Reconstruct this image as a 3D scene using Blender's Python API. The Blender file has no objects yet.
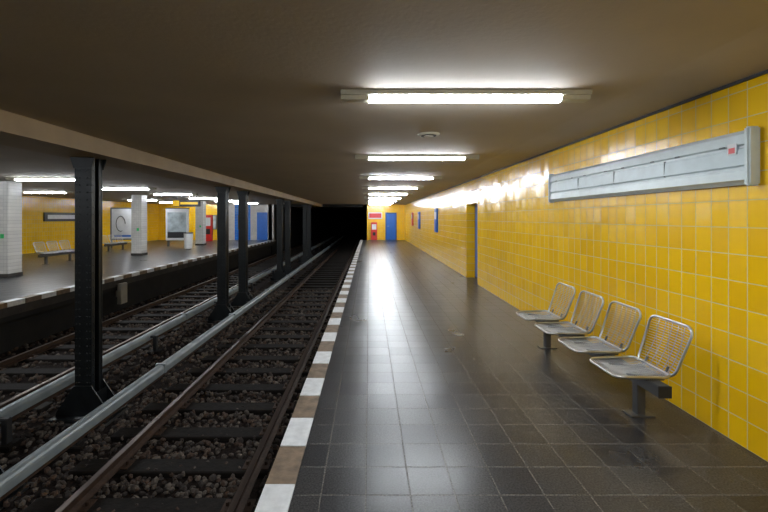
import bpy, bmesh, math, random
from mathutils import Vector, Matrix
random.seed(7)
scene = bpy.context.scene
H = 2.71      # ceiling height
XR = 2.73     # right wall
XE = -0.65    # platform edge
XC = -3.9     # column row
XE2 = -7.15   # opposite platform edge
XL = -16.0    # far left wall
YB = -6.0     # back end
YE = 30.0     # station end
BED = -1.08
RAILTOP = -0.9

# ------------------------------------------------------------------ materials
def nt(name):
    m = bpy.data.materials.new(name); m.use_nodes = True
    n = m.node_tree.nodes; l = m.node_tree.links
    return m, n, l, n['Principled BSDF']

def mat(name, col, rough=0.5, metal=0.0, var=0.0, vscale=6.0, bump=0.0, bscale=40.0, spec=None):
    m, n, l, p = nt(name)
    p.inputs['Base Color'].default_value = (*col, 1)
    p.inputs['Roughness'].default_value = rough
    p.inputs['Metallic'].default_value = metal
    if spec is not None: p.inputs['Specular IOR Level'].default_value = spec
    tc = n.new('ShaderNodeTexCoord')
    if var > 0:
        ns = n.new('ShaderNodeTexNoise'); ns.inputs['Scale'].default_value = vscale
        ns.inputs['Detail'].default_value = 6
        l.new(tc.outputs['Object'], ns.inputs['Vector'])
        r = n.new('ShaderNodeValToRGB')
        r.color_ramp.elements[0].position = 0.3; r.color_ramp.elements[1].position = 0.7
        r.color_ramp.elements[0].color = (*[c*(1-var) for c in col], 1)
        r.color_ramp.elements[1].color = (*[min(1, c*(1+var)) for c in col], 1)
        l.new(ns.outputs['Fac'], r.inputs['Fac']); l.new(r.outputs['Color'], p.inputs['Base Color'])
    if bump > 0:
        ns = n.new('ShaderNodeTexNoise'); ns.inputs['Scale'].default_value = bscale
        ns.inputs['Detail'].default_value = 4
        l.new(tc.outputs['Object'], ns.inputs['Vector'])
        b = n.new('ShaderNodeBump'); b.inputs['Strength'].default_value = bump; b.inputs['Distance'].default_value = 0.01
        l.new(ns.outputs['Fac'], b.inputs['Height']); l.new(b.outputs['Normal'], p.inputs['Normal'])
    return m

def emis(name, col, s):
    m, n, l, p = nt(name)
    p.inputs['Base Color'].default_value = (*col, 1)
    p.inputs['Emission Color'].default_value = (*col, 1)
    p.inputs['Emission Strength'].default_value = s
    return m

def tile_mat(name, ax, tw, th, c1, c2, grout, mortar=0.004, rough=0.15, tilt=0.02, dirt=0.2,
             wob=0.15, off=(0, 0), speck=0.0, rvar=0.1, coat=0.0):
    m, n, l, p = nt(name)
    tc = n.new('ShaderNodeTexCoord')
    sx = n.new('ShaderNodeSeparateXYZ'); l.new(tc.outputs['Object'], sx.inputs[0])
    cb = n.new('ShaderNodeCombineXYZ')
    for i in range(2):
        a = n.new('ShaderNodeMath'); a.operation = 'ADD'; a.inputs[1].default_value = off[i] + 100*(tw, th)[i]
        l.new(sx.outputs[ax[i]], a.inputs[0]); l.new(a.outputs[0], cb.inputs[i])
    br = n.new('ShaderNodeTexBrick'); br.offset = 0.0; br.squash = 1.0
    br.inputs['Scale'].default_value = 1.0
    br.inputs['Brick Width'].default_value = tw; br.inputs['Row Height'].default_value = th
    br.inputs['Mortar Size'].default_value = mortar; br.inputs['Mortar Smooth'].default_value = 0.1
    br.inputs['Color1'].default_value = (*c1, 1); br.inputs['Color2'].default_value = (*c2, 1)
    br.inputs['Mortar'].default_value = (*grout, 1)
    l.new(cb.outputs[0], br.inputs['Vector'])
    # dirt
    ns = n.new('ShaderNodeTexNoise'); ns.inputs['Scale'].default_value = 1.3; ns.inputs['Detail'].default_value = 7
    l.new(tc.outputs['Object'], ns.inputs['Vector'])
    mr = n.new('ShaderNodeMapRange'); mr.inputs['From Min'].default_value = 0.3; mr.inputs['From Max'].default_value = 0.7
    mr.inputs['To Min'].default_value = 1 - dirt; mr.inputs['To Max'].default_value = 1.0
    l.new(ns.outputs['Fac'], mr.inputs['Value'])
    mx = n.new('ShaderNodeMix'); mx.data_type = 'RGBA'; mx.blend_type = 'MULTIPLY'; mx.inputs[0].default_value = 1
    l.new(br.outputs['Color'], mx.inputs[6]); l.new(mr.outputs[0], mx.inputs[7])
    colout = mx.outputs[2]
    if speck > 0:
        vs = n.new('ShaderNodeTexNoise'); vs.inputs['Scale'].default_value = 90; vs.inputs['Detail'].default_value = 3
        l.new(tc.outputs['Object'], vs.inputs['Vector'])
        m2 = n.new('ShaderNodeMapRange'); m2.inputs['From Min'].default_value = 0.35; m2.inputs['From Max'].default_value = 0.65
        m2.inputs['To Min'].default_value = 1 - speck; m2.inputs['To Max'].default_value = 1 + speck
        l.new(vs.outputs['Fac'], m2.inputs['Value'])
        mx2 = n.new('ShaderNodeMix'); mx2.data_type = 'RGBA'; mx2.blend_type = 'MULTIPLY'; mx2.inputs[0].default_value = 1
        l.new(colout, mx2.inputs[6]); l.new(m2.outputs[0], mx2.inputs[7]); colout = mx2.outputs[2]
    l.new(colout, p.inputs['Base Color'])
    # roughness
    rr = n.new('ShaderNodeMapRange'); rr.inputs['To Min'].default_value = rough; rr.inputs['To Max'].default_value = rough + rvar
    l.new(ns.outputs['Fac'], rr.inputs['Value'])
    ra = n.new('ShaderNodeMath'); ra.operation = 'MULTIPLY_ADD'; ra.inputs[1].default_value = 0.5
    l.new(br.outputs['Fac'], ra.inputs[0]); l.new(rr.outputs[0], ra.inputs[2]); l.new(ra.outputs[0], p.inputs['Roughness'])
    # per-tile tilt of the surface normal
    dv = n.new('ShaderNodeVectorMath'); dv.operation = 'DIVIDE'; dv.inputs[1].default_value = (tw, th, 1)
    l.new(cb.outputs[0], dv.inputs[0])
    fl = n.new('ShaderNodeVectorMath'); fl.operation = 'FLOOR'; l.new(dv.outputs[0], fl.inputs[0])
    wn = n.new('ShaderNodeTexWhiteNoise'); wn.noise_dimensions = '3D'; l.new(fl.outputs[0], wn.inputs['Vector'])
    sb = n.new('ShaderNodeVectorMath'); sb.operation = 'SUBTRACT'; sb.inputs[1].default_value = (.5, .5, .5)
    l.new(wn.outputs['Color'], sb.inputs[0])
    sc = n.new('ShaderNodeVectorMath'); sc.operation = 'SCALE'; sc.inputs['Scale'].default_value = tilt
    l.new(sb.outputs[0], sc.inputs[0])
    ge = n.new('ShaderNodeNewGeometry')
    ad = n.new('ShaderNodeVectorMath'); ad.operation = 'ADD'
    l.new(ge.outputs['Normal'], ad.inputs[0]); l.new(sc.outputs[0], ad.inputs[1])
    no = n.new('ShaderNodeVectorMath'); no.operation = 'NORMALIZE'; l.new(ad.outputs[0], no.inputs[0])
    wv = n.new('ShaderNodeTexNoise'); wv.inputs['Scale'].default_value = 12; wv.inputs['Detail'].default_value = 2
    l.new(tc.outputs['Object'], wv.inputs['Vector'])
    hh = n.new('ShaderNodeMath'); hh.operation = 'MULTIPLY_ADD'; hh.inputs[1].default_value = -0.6
    l.new(br.outputs['Fac'], hh.inputs[0])
    hw = n.new('ShaderNodeMath'); hw.operation = 'MULTIPLY'; hw.inputs[1].default_value = wob
    l.new(wv.outputs['Fac'], hw.inputs[0]); l.new(hw.outputs[0], hh.inputs[2])
    bp = n.new('ShaderNodeBump'); bp.inputs['Strength'].default_value = 0.6; bp.inputs['Distance'].default_value = 0.004
    l.new(hh.outputs[0], bp.inputs['Height']); l.new(no.outputs[0], bp.inputs['Normal'])
    l.new(bp.outputs['Normal'], p.inputs['Normal'])
    return m

YEL1 = (0.92, 0.55, 0.004); YEL2 = (0.85, 0.48, 0.003)
M_yel = tile_mat('yellow_glazed_tile', (1, 2), 0.15, 0.2, YEL1, YEL2, (0.60, 0.52, 0.30), 0.003, 0.17, 0.055, 0.06, rvar=.08)
M_yelx = tile_mat('yellow_glazed_tile_end', (0, 2), 0.15, 0.2, YEL1, YEL2, (0.60, 0.52, 0.30), 0.003, 0.15, 0.045, 0.06)
M_blue = tile_mat('blue_glazed_tile', (0, 2), 0.15, 0.2, (0.01, 0.18, 0.66), (0.01, 0.14, 0.55), (0.3, 0.35, 0.4), 0.003, 0.15, 0.03, 0.1)
M_white = tile_mat('white_glazed_tile', (0, 2), 0.1, 0.1, (0.62, 0.6, 0.56), (0.55, 0.53, 0.5), (0.3, 0.3, 0.28), 0.003, 0.2, 0.02, 0.2)
M_floor = tile_mat('platform_floor_tile', (0, 1), 0.27, 0.27, (0.024, 0.024, 0.027), (0.046, 0.045, 0.046), (0.115, 0.105, 0.09),
                   0.0036, 0.255, 0.018, 0.25, 0.2, off=(0.02, 0.05), speck=0.9, rvar=0.06)
M_ceil = mat('ceiling_paint', (0.47, 0.405, 0.325), 0.75, var=0.07, vscale=1.1, bump=0.15, bscale=30)
M_beam = mat('beam_paint', (0.40, 0.31, 0.20), 0.6, var=0.12, vscale=2)
M_steel = mat('column_steel_paint', (0.010, 0.012, 0.013), 0.38, 0.2, var=0.3, vscale=8, bump=0.2)
M_conc = mat('dark_concrete', (0.035, 0.03, 0.026), 0.85, var=0.4, vscale=3, bump=0.4)
M_void = mat('near_black_concrete', (0.010, 0.009, 0.008), 0.9, var=0.3, vscale=3)  # near-black base colour for the void below the platforms and the tunnel
M_edgew = mat('edge_white_tile', (0.66, 0.67, 0.68), 0.45, var=0.14, vscale=14, bump=0.15)
M_edgeb = mat('edge_brown_tile', (0.17, 0.12, 0.078), 0.55, var=0.4, vscale=12, bump=0.3)
M_rust = mat('rail_rust', (0.055, 0.03, 0.018), 0.65, 0.3, var=0.3, vscale=15, bump=0.3)
M_railtop = mat('rail_polished', (0.16, 0.12, 0.10), 0.35, 0.9)
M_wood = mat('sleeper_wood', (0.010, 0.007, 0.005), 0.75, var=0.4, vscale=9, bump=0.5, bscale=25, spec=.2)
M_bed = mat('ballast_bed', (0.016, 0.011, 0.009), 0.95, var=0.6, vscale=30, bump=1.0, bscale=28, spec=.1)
M_cover = mat('conductor_cover_grey', (0.24, 0.275, 0.29), 0.35, 0.1, var=0.15, vscale=5)
M_chrome = mat('stainless_wire', (0.50, 0.50, 0.48), 0.28, 0.95)
M_seatw = mat('stainless_wire_seat', (0.42, 0.42, 0.41), 0.34, 0.85)
M_gmetal = mat('grey_beam_metal', (0.13, 0.13, 0.13), 0.4, 0.6)
M_fix = mat('fixture_housing', (0.50, 0.47, 0.36), 0.45, var=0.05)
M_panel = mat('sign_grey_paint', (0.58, 0.65, 0.66), 0.35, 0.0, var=0.07, vscale=9)
M_panel2 = mat('sign_grey_inner', (0.52, 0.60, 0.62), 0.4, 0.0, var=0.07, vscale=9)
M_dark = mat('dark_gap', (0.02, 0.02, 0.022), 0.6)
M_shade = mat('panel_joint', (0.12, 0.14, 0.15), 0.6)
M_pink = mat('sticker_red', (0.6, 0.08, 0.08), 0.5)
M_wht = mat('white_paint', (0.7, 0.7, 0.7), 0.4, var=0.06)
M_bge = mat('beige_box_paint', (0.28, 0.26, 0.22), 0.5, var=0.1)
M_bluep = mat('blue_paint', (0.01, 0.12, 0.50), 0.35, var=0.1)
M_bluedk = mat('blue_door_paint', (0.01, 0.05, 0.22), 0.4, var=0.1)
M_red = mat('red_paint', (0.6, 0.02, 0.015), 0.35, var=0.1)
M_blk = mat('black_plastic', (0.01, 0.01, 0.01), 0.4)
M_ylw = mat('yellow_paint', (0.85, 0.5, 0.01), 0.4)
M_post = mat('poster_print', (0.35, 0.40, 0.42), 0.3, var=0.5, vscale=2.5)
M_green = mat('green_sticker', (0.02, 0.4, 0.1), 0.4)
TUBE = emis('fluorescent_tube_glow', (0.88, 0.94, 1.0), 84.0)

# ------------------------------------------------------------------ mesh builder
class MB:
    def __init__(s): s.v = []; s.f = []; s.mi = []; s.mats = []; s.sm = []
    def m(s, mt):
        if mt not in s.mats: s.mats.append(mt)
        return s.mats.index(mt)
    def add(s, vs, fs, mt, smooth=False):
        b = len(s.v); s.v += [tuple(x) for x in vs]; k = s.m(mt)
        for f in fs: s.f.append([i + b for i in f]); s.mi.append(k); s.sm.append(smooth)
    def box(s, x0, x1, y0, y1, z0, z1, mt):
        v = [(x0,y0,z0),(x1,y0,z0),(x1,y1,z0),(x0,y1,z0),(x0,y0,z1),(x1,y0,z1),(x1,y1,z1),(x0,y1,z1)]
        s.add(v, [(0,3,2,1),(4,5,6,7),(0,1,5,4),(1,2,6,5),(2,3,7,6),(3,0,4,7)], mt)
    def bbox(s, x0, x1, y0, y1, z0, z1, mt, bv=0.005, seg=2):
        bm = bmesh.new(); bmesh.ops.create_cube(bm, size=1)
        for v in bm.verts:
            v.co = Vector(((x0+x1)/2 + v.co.x*(x1-x0), (y0+y1)/2 + v.co.y*(y1-y0), (z0+z1)/2 + v.co.z*(z1-z0)))
        bmesh.ops.bevel(bm, geom=bm.edges[:], offset=bv, segments=seg, affect='EDGES')
        bm.verts.index_update()
        s.add([v.co for v in bm.verts], [[v.index for v in f.verts] for f in bm.faces], mt); bm.free()
    def extr_y(s, prof, y0, y1, mt, smooth=False):   # prof: CCW list of (x,z)
        n = len(prof)
        v = [(x, y0, z) for x, z in prof] + [(x, y1, z) for x, z in prof]
        f = [(i, (i+1) % n, (i+1) % n + n, i + n) for i in range(n)]
        s.add(v, f, mt, smooth); s.add(v, [tuple(range(n))[::-1], tuple(range(n, 2*n))], mt)
    def extr_x(s, prof, x0, x1, mt, smooth=False):   # prof (y,z)
        n = len(prof)
        v = [(x0, y, z) for y, z in prof] + [(x1, y, z) for y, z in prof]
        f = [(i, (i+1) % n, (i+1) % n + n, i + n) for i in range(n)]
        s.add(v, f, mt, smooth); s.add(v, [tuple(range(n))[::-1], tuple(range(n, 2*n))], mt)
    def tube(s, pts, r, mt, closed=False, seg=8):
        pts = [Vector(p) for p in pts]; n = len(pts); rings = []
        prev = None
        for i in range(n):
            if closed: t = pts[(i+1) % n] - pts[i-1]
            else: t = pts[min(i+1, n-1)] - pts[max(i-1, 0)]
            t.normalize()
            if prev is None:
                ref = Vector((0,0,1)) if abs(t.z) < .9 else Vector((1,0,0))
                a = t.cross(ref).normalized()
            else: a = (prev - t*prev.dot(t)).normalized()
            prev = a; b = t.cross(a)
            rings.append([pts[i] + r*(math.cos(2*math.pi*k/seg)*a + math.sin(2*math.pi*k/seg)*b) for k in range(seg)])
        vs = [p for rg in rings for p in rg]; fs = []
        for i in range(n if closed else n-1):
            j = (i+1) % n
            for k in range(seg):
                fs.append((i*seg+k, i*seg+(k+1) % seg, j*seg+(k+1) % seg, j*seg+k))
        if not closed: fs += [tuple(range(seg)), tuple(range((n-1)*seg, n*seg))]
        s.add(vs, fs, mt, True)
    def cyl(s, c, r, z0, z1, mt, seg=20, r2=None):
        r2 = r if r2 is None else r2
        v = [(c[0]+r*math.cos(2*math.pi*k/seg), c[1]+r*math.sin(2*math.pi*k/seg), z0) for k in range(seg)]
        v += [(c[0]+r2*math.cos(2*math.pi*k/seg), c[1]+r2*math.sin(2*math.pi*k/seg), z1) for k in range(seg)]
        s.add(v, [(k, (k+1) % seg, (k+1) % seg+seg, k+seg) for k in range(seg)], mt, True)
        s.add(v, [tuple(range(seg))[::-1], tuple(range(seg, 2*seg))], mt)
    def rivet(s, c, r, axis, mt):
        a = Vector(axis); ref = Vector((0,0,1)); u = a.cross(ref).normalized(); w = a.cross(u); c = Vector(c)
        vs = []
        for rr, h in ((r, 0), (r*.75, r*.5)):
            for k in range(6):
                t = k*math.pi/3; vs.append(c + rr*math.cos(t)*u + rr*math.sin(t)*w + a*h)
        vs.append(c + a*r*.7)
        fs = [(k, (k+1) % 6, (k+1) % 6+6, k+6) for k in range(6)] + [(k+6, (k+1) % 6+6, 12) for k in range(6)]
        s.add(vs, fs, mt, True)
    def mesh(s, name):
        me = bpy.data.meshes.new(name); me.from_pydata(s.v, [], s.f)
        for mt in s.mats: me.materials.append(mt)
        me.polygons.foreach_set('material_index', s.mi); me.polygons.foreach_set('use_smooth', s.sm)
        me.update()
        bm = bmesh.new(); bm.from_mesh(me); bmesh.ops.recalc_face_normals(bm, faces=bm.faces); bm.to_mesh(me); bm.free()
        return me
    def obj(s, name, loc=(0,0,0), rot=0.0):
        o = bpy.data.objects.new(name, s.mesh(name)); scene.collection.objects.link(o)
        o.location = loc; o.rotation_euler[2] = rot
        return o
def inst(me, name, loc, rot=0.0):
    o = bpy.data.objects.new(name, me); scene.collection.objects.link(o); o.location = loc; o.rotation_euler[2] = rot
    return o

# ------------------------------------------------------------------ shell
DY0, DY1 = 9.95, 11.07
b = MB()
b.box(XR, XR+.4, YB, DY0, -.1, H, M_yel); b.box(XR, XR+.4, DY1, YE, -.1, H, M_yel)
b.box(XR, XR+.4, DY0, DY1, 2.05, H, M_yel); b.box(XR+.3, XR+.4, DY0, DY1, -.1, 2.05, M_yel)
b.obj('wall_right')
b = MB()  # recessed blue door
b.bbox(XR+.24, XR+.3, DY0, DY1, 0.0, 2.05, M_bluedk, .004)
b.bbox(XR+.22, XR+.24, DY0+.08, DY1-.08, .05, 1.97, M_bluep, .003)
b.tube([(XR+.22, DY0+.15, 1.05), (XR+.17, DY0+.15, 1.05), (XR+.17, DY0+.27, 1.05)], .01, M_chrome)
b.obj('door_1')

b = MB(); b.box(XE+.19, XR+.4, YB, YE+.4, -.12, 0, M_floor); b.obj('floor')
b = MB(); b.box(XL-.2, XE2-.19, YB, YE+.4, -.12, 0, M_floor); b.obj('floor_opposite')
def edge(x0, x1, name, sgn):
    b = MB(); k = 0; y = 2.07 - .82*9
    while y < YE:
        b.box(x0, x1, y+.003, min(y+.405, YE), -.10, .003, M_edgew)
        b.box(x0, x1, y+.411, min(y+.817, YE), -.10, .001, M_edgeb); y += .82
    b.box(x0+.01, x1-.01, YB, YE, -.28, -.09, M_conc)
    b.obj(name)
edge(XE, XE+.187, 'platform_edge_strip', 1); edge(XE2-.187, XE2, 'platform_edge_strip', -1)
b = MB(); b.box(XE+.35, XE+.5, YB, YE+.4, BED-.1, -.12, M_void); b.box(XE+.05, XE+.5, YB, YE, -.4, -.28, M_void); b.obj('platform_wall_right')
b = MB(); b.box(XE2-.5, XE2-.3, YB, YE+.4, BED-.1, -.12, M_void); b.box(XE2-.5, XE2-.05, YB, YE, -.4, -.28, M_void); b.obj('platform_wall_left')
b = MB(); b.box(XL-.2, XR+.4, YB-.2, 75, H, H+.3, M_ceil)
# shallow haunch at the platform wall
b.extr_y([(XR, H), (XR, H-.03), (XR-.6, H)], YB, YE, M_ceil)
b.obj('ceiling')
b = MB(); b.box(XL-.2, XL, YB, YE, -.1, H, M_yel); b.obj('wall_left')
b = MB(); b.box(XL-.2, XR+.4, YB-.2, YB, BED-.1, H, M_void); b.obj('wall_back')
b = MB(); b.box(XR-.02, XR, YB, YE, H-.05, H-.028, M_dark); b.obj('trim_1')
# end walls
b = MB(); b.box(XE+.2, XR+.4, YE, YE+.3, 0, H, M_yelx); b.obj('wall_end_right')
b = MB()
b.box(XL, -10.9, YE, YE+.3, 0, H, M_yelx); b.box(-10.9, -10.2, YE, YE+.3, 0, H, M_white)
b.box(-10.2, -9.0, YE, YE+.3, 0, H, M_blue); b.box(-9.0, XE2-.1, YE, YE+.3, 0, H, M_white)
b.obj('wall_end_left')
b = MB(); b.box(XE+.2, XE+.5, YE, 75, BED, H, M_void); b.box(XE2-.5, XE2-.2, YE, 75, BED, H, M_void)
b.box(XE2-.5, XE+.5, 75, 75.3, BED, H, M_void)
b.box(XE2-.2, XE+.2, YE+.02, YE+.3, 2.5, H, M_void)
b.obj('tunnel_wall')
# longitudinal beam
b = MB(); b.box(-4.15, -3.53, YB, YE, 2.52, H, M_beam); b.box(-4.17, -3.51, YB, YE, 2.50, 2.52, M_beam); b.obj('ceiling_beam')

# ------------------------------------------------------------------ track bed
b = MB(); b.box(XE2-.5, XE+.5, YB, 75, BED-.15, BED, M_bed); b.obj('track_bed')
def ico():
    bm = bmesh.new(); bmesh.ops.create_icosphere(bm, subdivisions=1, radius=1)
    v = [x.co.copy() for x in bm.verts]; bm.verts.index_update(); f = [[q.index for q in x.verts] for x in bm.faces]; bm.free(); return v, f
IV, IF = ico()
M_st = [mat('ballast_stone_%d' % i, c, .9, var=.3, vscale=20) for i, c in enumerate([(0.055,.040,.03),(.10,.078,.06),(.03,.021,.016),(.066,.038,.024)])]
b = MB()
def stone(x, y, r, z):
    q = Matrix.Rotation(random.random()*6.28, 3, 'Z') @ Matrix.Rotation(random.random()*3, 3, 'X')
    s = Vector((r*random.uniform(.8,1.4), r*random.uniform(.8,1.2), r*random.uniform(.6,.9)))
    vs = []
    for v in IV:
        w = v * random.uniform(.8, 1.15); w = q @ Vector((w.x*s.x, w.y*s.y, w.z*s.z)); vs.append((x+w.x, y+w.y, z+w.z))
    b.add(vs, IF, random.choice(M_st))
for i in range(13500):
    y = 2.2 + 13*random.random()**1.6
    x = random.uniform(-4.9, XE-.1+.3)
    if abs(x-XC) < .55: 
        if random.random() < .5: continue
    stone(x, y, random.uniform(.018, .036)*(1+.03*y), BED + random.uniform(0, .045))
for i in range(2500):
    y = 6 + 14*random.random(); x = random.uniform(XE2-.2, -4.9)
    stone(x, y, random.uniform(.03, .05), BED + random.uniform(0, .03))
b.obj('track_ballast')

def track(xc, name):
    b = MB(); g = .7175
    y = YB + .3
    while y < 60:
        j = random.uniform(-.03, .03)
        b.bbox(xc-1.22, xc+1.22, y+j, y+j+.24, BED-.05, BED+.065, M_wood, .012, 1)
        for sx in (-1, 1):
            xx = xc + sx*(g+.035)
            b.box(xx-.14, xx+.14, y+j+.04, y+j+.20, BED+.065, BED+.075, M_rust)
            for q in (-.1, .1):
                b.cyl((xx+q, y+j+.12), .018, BED+.07, BED+.11, M_rust, 6)
        y += .66
    z0 = BED + .07; t = RAILTOP
    for sx in (-1, 1):
        c = xc + sx*(g+.035)
        prof = [(-.065,z0),(.065,z0),(.065,z0+.012),(.01,z0+.03),(.01,t-.04),(.034,t-.032),(.034,t-.004),(-.034,t-.004),(-.034,t-.032),(-.01,t-.04),(-.01,z0+.03),(-.065,z0+.012)]
        b.extr_y([(c+x, z) for x, z in prof], YB, 75, M_rust)
        b.box(c-.028, c+.028, YB, 75, t-.004, t, M_railtop)
    return b.obj(name)
track(-1.97, 'railway_track'); track(-5.83, 'railway_track')

def conductor(x, side, name):
    b = MB(); z = -.76
    prof = []
    for k in range(9):
        a = math.pi*k/8; prof.append((x+.07*math.cos(a), z+.03+.062*math.sin(a)))
    prof += [(x-.07, z-.04), (x-.058, z-.04), (x-.058, z+.02), (x+.058, z+.02), (x+.058, z-.04), (x+.07, z-.04)]
    b.extr_y(prof, YB, 60, M_cover, False)
    b.box(x-.035, x+.035, YB, 60, z-.07, z+.0, M_rust); b.box(x-.012, x+.012, YB, 60, z-.12, z-.07, M_rust)
    y = 1.4
    while y < 50:
        xs = x - side*.16
        b.bbox(min(xs, x)-.03, max(xs, x)+.03, y, y+.06, z+.0, z+.035, M_dark, .004)
        b.bbox(xs-.035, xs+.035, y-.01, y+.07, BED, z+.03, M_dark, .006)
        b.bbox(xs-.12, xs+.12, y-.08, y+.14, BED, BED+.06, M_wood, .01)
        b.box(x-.077, x+.077, y+1.6, y+1.66, z-.045, z+.099, M_cover)
        y += 3.3
    b.obj(name)
conductor(-3.33, 1, 'conductor_rail'); conductor(-4.5, -1, 'conductor_rail')

# ------------------------------------------------------------------ steel columns
b = MB(); w = .115; top = 2.50
for sy in (-1, 1):
    b.box(-w, w, sy*.10-.01, sy*.10+.01, BED, top, M_steel)
    for sx in (-1, 1):
        b.box(sx*.05-.035, sx*.05+.035, sy*.084-.006, sy*.084+.006, BED, top, M_steel)
b.box(-.012, .012, -.09, .09, BED, top, M_steel)
for sx in (-1, 1): b.box(sx*.105-.006, sx*.105+.006, -.10, -.04, BED, top, M_steel); b.box(sx*.105-.006, sx*.105+.006, .04, .10, BED, top, M_steel)
z = BED+.5
while z < top-.05:
    for sx in (-1, 1):
        b.rivet((sx*.05, -.11, z), .014, (0,-1,0), M_steel); b.rivet((sx*.093, -.11, z), .012, (0,-1,0), M_steel)
        b.rivet((sx*.111, -.07, z), .012, (sx,0,0), M_steel)
    z += .10
for sy in (-1, 1):
    yy = sy*.12
    b.extr_y([(-.36, BED+.05), (.36, BED+.05), (.36, BED+.10), (.12, BED+.46), (-.12, BED+.46), (-.36, BED+.10)], yy-.008, yy+.008, M_steel)
    b.extr_y([(-.12, top-.15), (.12, top-.15), (.17, top), (-.17, top)], yy-.008, yy+.008, M_steel)
for sx in (-1, 1):
    b.box(sx*.17-.01, sx*.17+.01, -.11, .11, BED+.05, BED+.36, M_steel)
b.bbox(-.4, .4, -.24, .24, BED, BED+.05, M_steel, .01)
b.bbox(-.46, .46, -.32, .32, BED-.1, BED+.012, M_conc, .02)
cme = b.mesh('riveted_steel_column')
for k in range(-1, 4):
    for o in (3.8, 5.5):
        y = o + 6.75*k
        if y < YE: inst(cme, 'riveted_steel_column', (XC, y, 0))

# white tiled pillars opposite
b = MB(); q = .23
b.bbox(-q, q, -q, q, 0, H, M_white, .012)
b.bbox(-q-.012, q+.012, -q-.012, q+.012, 0, .1, M_conc, .005)
b.box(.02, .12, -q-.006, -q, 1.1, 1.22, M_green)
pme = b.mesh('tiled_pillar')
for y in (-1.7, 4.8, 11.3, 17.8, 24.3): inst(pme, 'tiled_pillar', (-10.35, y, 0))

# ------------------------------------------------------------------ lights
b = MB()
b.extr_x([(-.085, H), (-.075, H-.035), (.075, H-.035), (.085, H)], -1.02, 1.02, M_fix)
for s in (-1, 1):
    x0, x1 = sorted((s*.79, s*1.02))
    b.extr_x([(-.06, H-.035), (-.05, H-.07), (.05, H-.07), (.06, H-.035)], x0, x1, M_fix)
prof = [(.058*math.cos(math.pi*k/8), H-.035-.045*math.sin(math.pi*k/8)) for k in range(9)]
b.extr_x(prof, -.79, .79, TUBE)
lme = b.mesh('fluorescent_ceiling_light')
ys = [3.28*i for i in range(-1, 9)] + [28.4]
for y in ys:
    inst(lme, 'fluorescent_ceiling_light', (.79, y, 0))
for i in range(-1, 9):
    inst(lme, 'fluorescent_ceiling_light', (-8.3, .35+3.28*i, 0))
for y in (8.9, 15.4, 22, 25.3, 28.5):  # fixtures nearest the end are extras, added to brighten the end wall
    inst(lme, 'fluorescent_ceiling_light', (-12.6, y, 0))

# ceiling vent
b = MB(); b.cyl((0,0), .12, H-.02, H, M_fix, 28, .14); b.cyl((0,0), .095, H-.024, H-.019, M_dark, 28)
b.cyl((0,0), .06, H-.032, H-.02, M_fix, 28); b.obj('ceiling_vent', (.74, 4.9, 0))

# ------------------------------------------------------------------ benches
def bench(n, pitch, name, loc, rot):
    b = MB()
    def rrect(P, u0, u1, hw0, hw1, rad, seg=5):
        c = [(u0+rad, -hw0+rad, math.pi, 1.5*math.pi), (u1-rad, -hw1+rad, 1.5*math.pi, 2*math.pi),
             (u1-rad, hw1-rad, 0, .5*math.pi), (u0+rad, hw0-rad, .5*math.pi, math.pi)]
        out = []
        for cu, cy, a0, a1 in c:
            for k in range(seg+1):
                a = a0+(a1-a0)*k/seg; out.append(P(cu+rad*math.cos(a), cy+rad*math.sin(a)))
        return out
    L = (n-1)*pitch
    for i in range(n):
        cy = i*pitch
        def PS(u, y):
            x = -.38 + u; z = .425 - .03*math.sin(max(0,min(1,u/.42))*math.pi) - (0.02*max(0, (.06-u)/.06)) - .012*(1-(y/.22)**2)
            return (x, cy+y, z)
        def PB(u, y):
            t = u/.42; x = .05 + .15*t + .025*math.sin(t*math.pi) + .02*(1-(y/.23)**2); z = .40 + .40*t
            return (x, cy+y, z)
        for P, h0, h1, nr, rr in ((PS, .215, .235, 26, .0036), (PB, .215, .235, 19, .0030)):
            b.tube(rrect(P, 0, .42, h0, h1, .065), .0105, M_chrome, True, 8)
            for k in range(1, nr):
                u = .42*k/nr; hw = h0+(h1-h0)*u/.42
                e = min(u, .42-u)
                if e < .065: hw -= .065 - math.sqrt(max(0, .065**2-(.065-e)**2))
                b.tube([P(u, -hw), P(u, -hw/2), P(u, 0), P(u, hw/2), P(u, hw)], rr, M_seatw, False, 5)
            for y in (-.14, -.07, 0, .07, .14):
                b.tube([tuple(Vector(P(.42*j/6, y))-Vector((0,0,.005))) for j in range(7)], .003, M_seatw, False, 5)
        for y in (-.12, .12):
            b.tube([(-.25, cy+y, .395), (-.05, cy+y, .375), (.06, cy+y, .39), (.09, cy+y, .46)], .010, M_gmetal)
        b.bbox(-.12, .04, cy-.15, cy+.15, .355, .38, M_gmetal, .004)
    b.bbox(-.10, -.0, -.27, L+.27, .27, .36, M_gmetal, .006)
    b.bbox(-.102, .002, -.276, -.268, .268, .362, M_dark, .002)
    for y in (.02, L-.02):
        b.bbox(-.09, -.02, y-.035, y+.035, .0, .28, M_gmetal, .005)
        b.bbox(-.16, .05, y-.06, y+.06, 0, .012, M_gmetal, .003)
    o = b.obj(name, loc, rot); return o
bench(4, .59, 'wire_seat_bench', (2.35, 3.34, 0), 0)
bench(3, .59, 'wire_seat_bench', (-11.7, 15.4, 0), math.pi)
bench(3, .59, 'wire_seat_bench', (-13.0, 20.8, 0), math.pi)

# ------------------------------------------------------------------ wall-mounted light box / sign holder
b = MB(); y0, y1 = 2.77, 5.8; z0, z1 = 1.91, 2.30; X = XR
b.extr_y([(X, z0), (X, z1), (X-.035, z1), (X-.06, z1-.025), (X-.06, z0+.025), (X-.035, z0)], y0, y1, M_panel)
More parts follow.
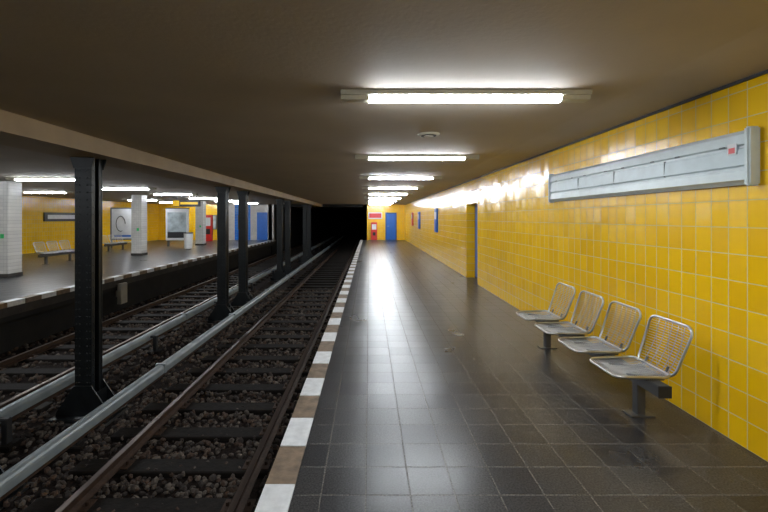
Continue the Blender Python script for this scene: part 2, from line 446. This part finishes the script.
# three long horizontal slats with thin shadow joints
for za, zb, mm in ((z0+.02, z0+.115, M_panel), (z0+.125, z1-.125, M_panel2), (z1-.115, z1-.02, M_panel)):
    b.extr_y([(X-.058, za), (X-.078, za+.012), (X-.07, zb-.012), (X-.058, zb)], y0+.01, y1-.01, mm)
n = 4; pl = (y1-y0-.10)/n
for i in range(n):
    a = y0+.05+i*pl
    if i: b.box(X-.0775, X-.06, a-.003, a+.003, z0+.125, z1-.125, M_shade)
    for q in (.15, pl-.15):
        b.bbox(X-.08, X-.070, a+q-.025, a+q+.025, z1-.112, z1-.10, M_shade, .002)
b.bbox(X-.09, X, y0-.025, y0+.02, z0-.012, z1+.012, M_panel, .012)
b.bbox(X-.09, X, y1-.02, y1+.025, z0-.012, z1+.012, M_panel, .012)
b.box(X-.082, X-.075, y0+.08, y0+.15, z0+.22, z0+.30, M_wht)
b.box(X-.083, X-.0815, y0+.09, y0+.14, z0+.23, z0+.27, M_pink)
b.obj('wall_light_box')

# small notices on right wall
for y, zz, hgt, ln, mt in ((15.9, 1.1, .95, .55, M_bluep), (21.3, 1.1, .9, .6, M_bluep), (24.6, 1.2, .8, .6, M_red)):
    b = MB(); b.bbox(XR-.06, XR, y-ln/2, y+ln/2, zz, zz+hgt, mt, .008)
    b.box(XR-.063, XR-.06, y-ln/2+.06, y+ln/2-.06, zz+hgt*.55, zz+hgt*.85, M_wht); b.obj('wall_notice_board')
# door at the end
b = MB(); b.bbox(1.25, 2.1, YE-.05, YE, 0, 2.08, M_bluedk, .006); b.bbox(1.32, 2.03, YE-.07, YE-.05, .02, 2.0, M_bluep, .006)
b.tube([(1.4, YE-.07, 1.05), (1.4, YE-.12, 1.05), (1.53, YE-.12, 1.05)], .012, M_chrome); b.obj('door_2')
b = MB(); b.bbox(.15, .62, YE-.28, YE-.02, 0, 1.35, M_red, .03); b.box(.22, .55, YE-.285, YE-.28, .8, 1.2, M_wht)
b.box(.28, .49, YE-.286, YE-.28, .35, .6, M_blk); b.obj('ticket_machine')
b = MB(); b.bbox(-.05, 1.0, YE-.06, YE, 1.6, 2.1, M_wht, .01); b.box(.02, .93, YE-.063, YE-.06, 1.68, 2.02, M_red); b.obj('end_wall_sign')

# ------------------------------------------------------------------ opposite platform furniture
b = MB() # vitrine
b.bbox(-.62, .62, -.1, .1, .35, 2.2, M_wht, .02); b.box(-.52, .52, -.104, -.1, .5, 2.0, M_post)
b.box(-.52, .52, -.106, -.1, .5, .85, M_dark)
for s in (-1, 1): b.bbox(s*.5-.05, s*.5+.05, -.07, .07, 0, .36, M_gmetal, .006)
b.bbox(-.65, .65, -.12, .12, 2.2, 2.26, M_gmetal, .01)
b.obj('advertising_display_case', (-11.3, 23.3, 0), math.radians(8))
b = MB() # poster stand
b.bbox(-.6, .6, -.06, .06, .45, 2.25, M_gmetal, .015); b.box(-.53, .53, -.064, -.06, .53, 2.17, M_wht)
b.tube([(-.1+.22*math.cos(a*math.pi/8), -.067, 1.35+.42*math.sin(a*math.pi/8)) for a in range(14)], .018, M_blk)
b.box(-.4, .4, -.066, -.06, .62, .72, M_bluep)
for s in (-1, 1): b.bbox(s*.55-.04, s*.55+.04, -.05, .05, 0, .46, M_gmetal, .006)
b.obj('poster_stand', (-13.7, 22.0, 0), math.radians(20))
b = MB() # hanging destination sign
b.bbox(-.62, .62, -.09, .09, 2.2, 2.5, M_blk, .01); b.box(-.6, -.3, -.094, -.09, 2.22, 2.48, M_ylw); b.box(-.24, .56, -.094, -.09, 2.3, 2.41, M_ylw)
for s in (-.45, .45): b.tube([(s, 0, 2.49), (s, 0, H)], .015, M_gmetal)
b.obj('hanging_platform_sign', (-8.5, 18.4, 0))
b = MB(); b.bbox(XL, XL+.06, 19.4, 21.6, 1.5, 1.95, M_blk, .01); b.box(XL+.06, XL+.064, 19.6, 21.4, 1.62, 1.83, M_wht); b.obj('station_name_sign')
# beige box on the opposite platform face
b = MB(); b.bbox(XE2+.005, XE2+.12, 11.2, 11.5, -.78, -.2, M_bge, .01); b.bbox(XE2-.1, XE2+.01, 11.3, 11.4, -.6, -.4, M_bge, .01); b.obj('track_side_box')
b = MB(); b.cyl((0,0), .2, .05, .85, M_wht, 20, .23); b.cyl((0,0), .24, .85, .9, M_gmetal, 20); b.cyl((0,0), .12, 0, .05, M_gmetal, 16); b.obj('litter_bin', (-9.6, 21.0, 0))
b = MB(); b.bbox(-.3, .3, -.15, .15, 0, 1.9, M_red, .02); b.box(-.22, .22, -.155, -.15, 1.1, 1.7, M_wht); b.box(-.2,.2,-.155,-.15,.5,.9,M_blk); b.obj('ticket_machine', (-11.6, 28.5, 0))
b = MB(); b.bbox(-8.5, -7.7, YE-.05, YE, 0, 2.1, M_bluep, .01); b.obj('door_3')
for x, mt in ((-11.9, M_post), (-9.6, M_ylw)):
    b = MB(); b.bbox(x-.35, x+.35, YE-.06, YE, .8, 1.9, M_gmetal, .01); b.box(x-.3, x+.3, YE-.064, YE-.06, .85, 1.85, mt); b.obj('wall_poster')

# ------------------------------------------------------------------ world & camera
w = bpy.data.worlds.new('World'); scene.world = w; w.use_nodes = True
w.node_tree.nodes['Background'].inputs[0].default_value = (.01, .012, .015, 1)
cam = bpy.data.cameras.new('Camera'); co = bpy.data.objects.new('Camera', cam); scene.collection.objects.link(co)
co.location = (0, 0, 1.67); co.rotation_euler = (math.radians(90), 0, 0)
cam.sensor_width = 36; cam.lens = 395/768*36
cam.shift_x = 15/768; cam.shift_y = -38/768
cam.clip_start = .05; cam.clip_end = 200
scene.camera = co
scene.view_settings.view_transform = 'Standard'
scene.view_settings.exposure = 0.0
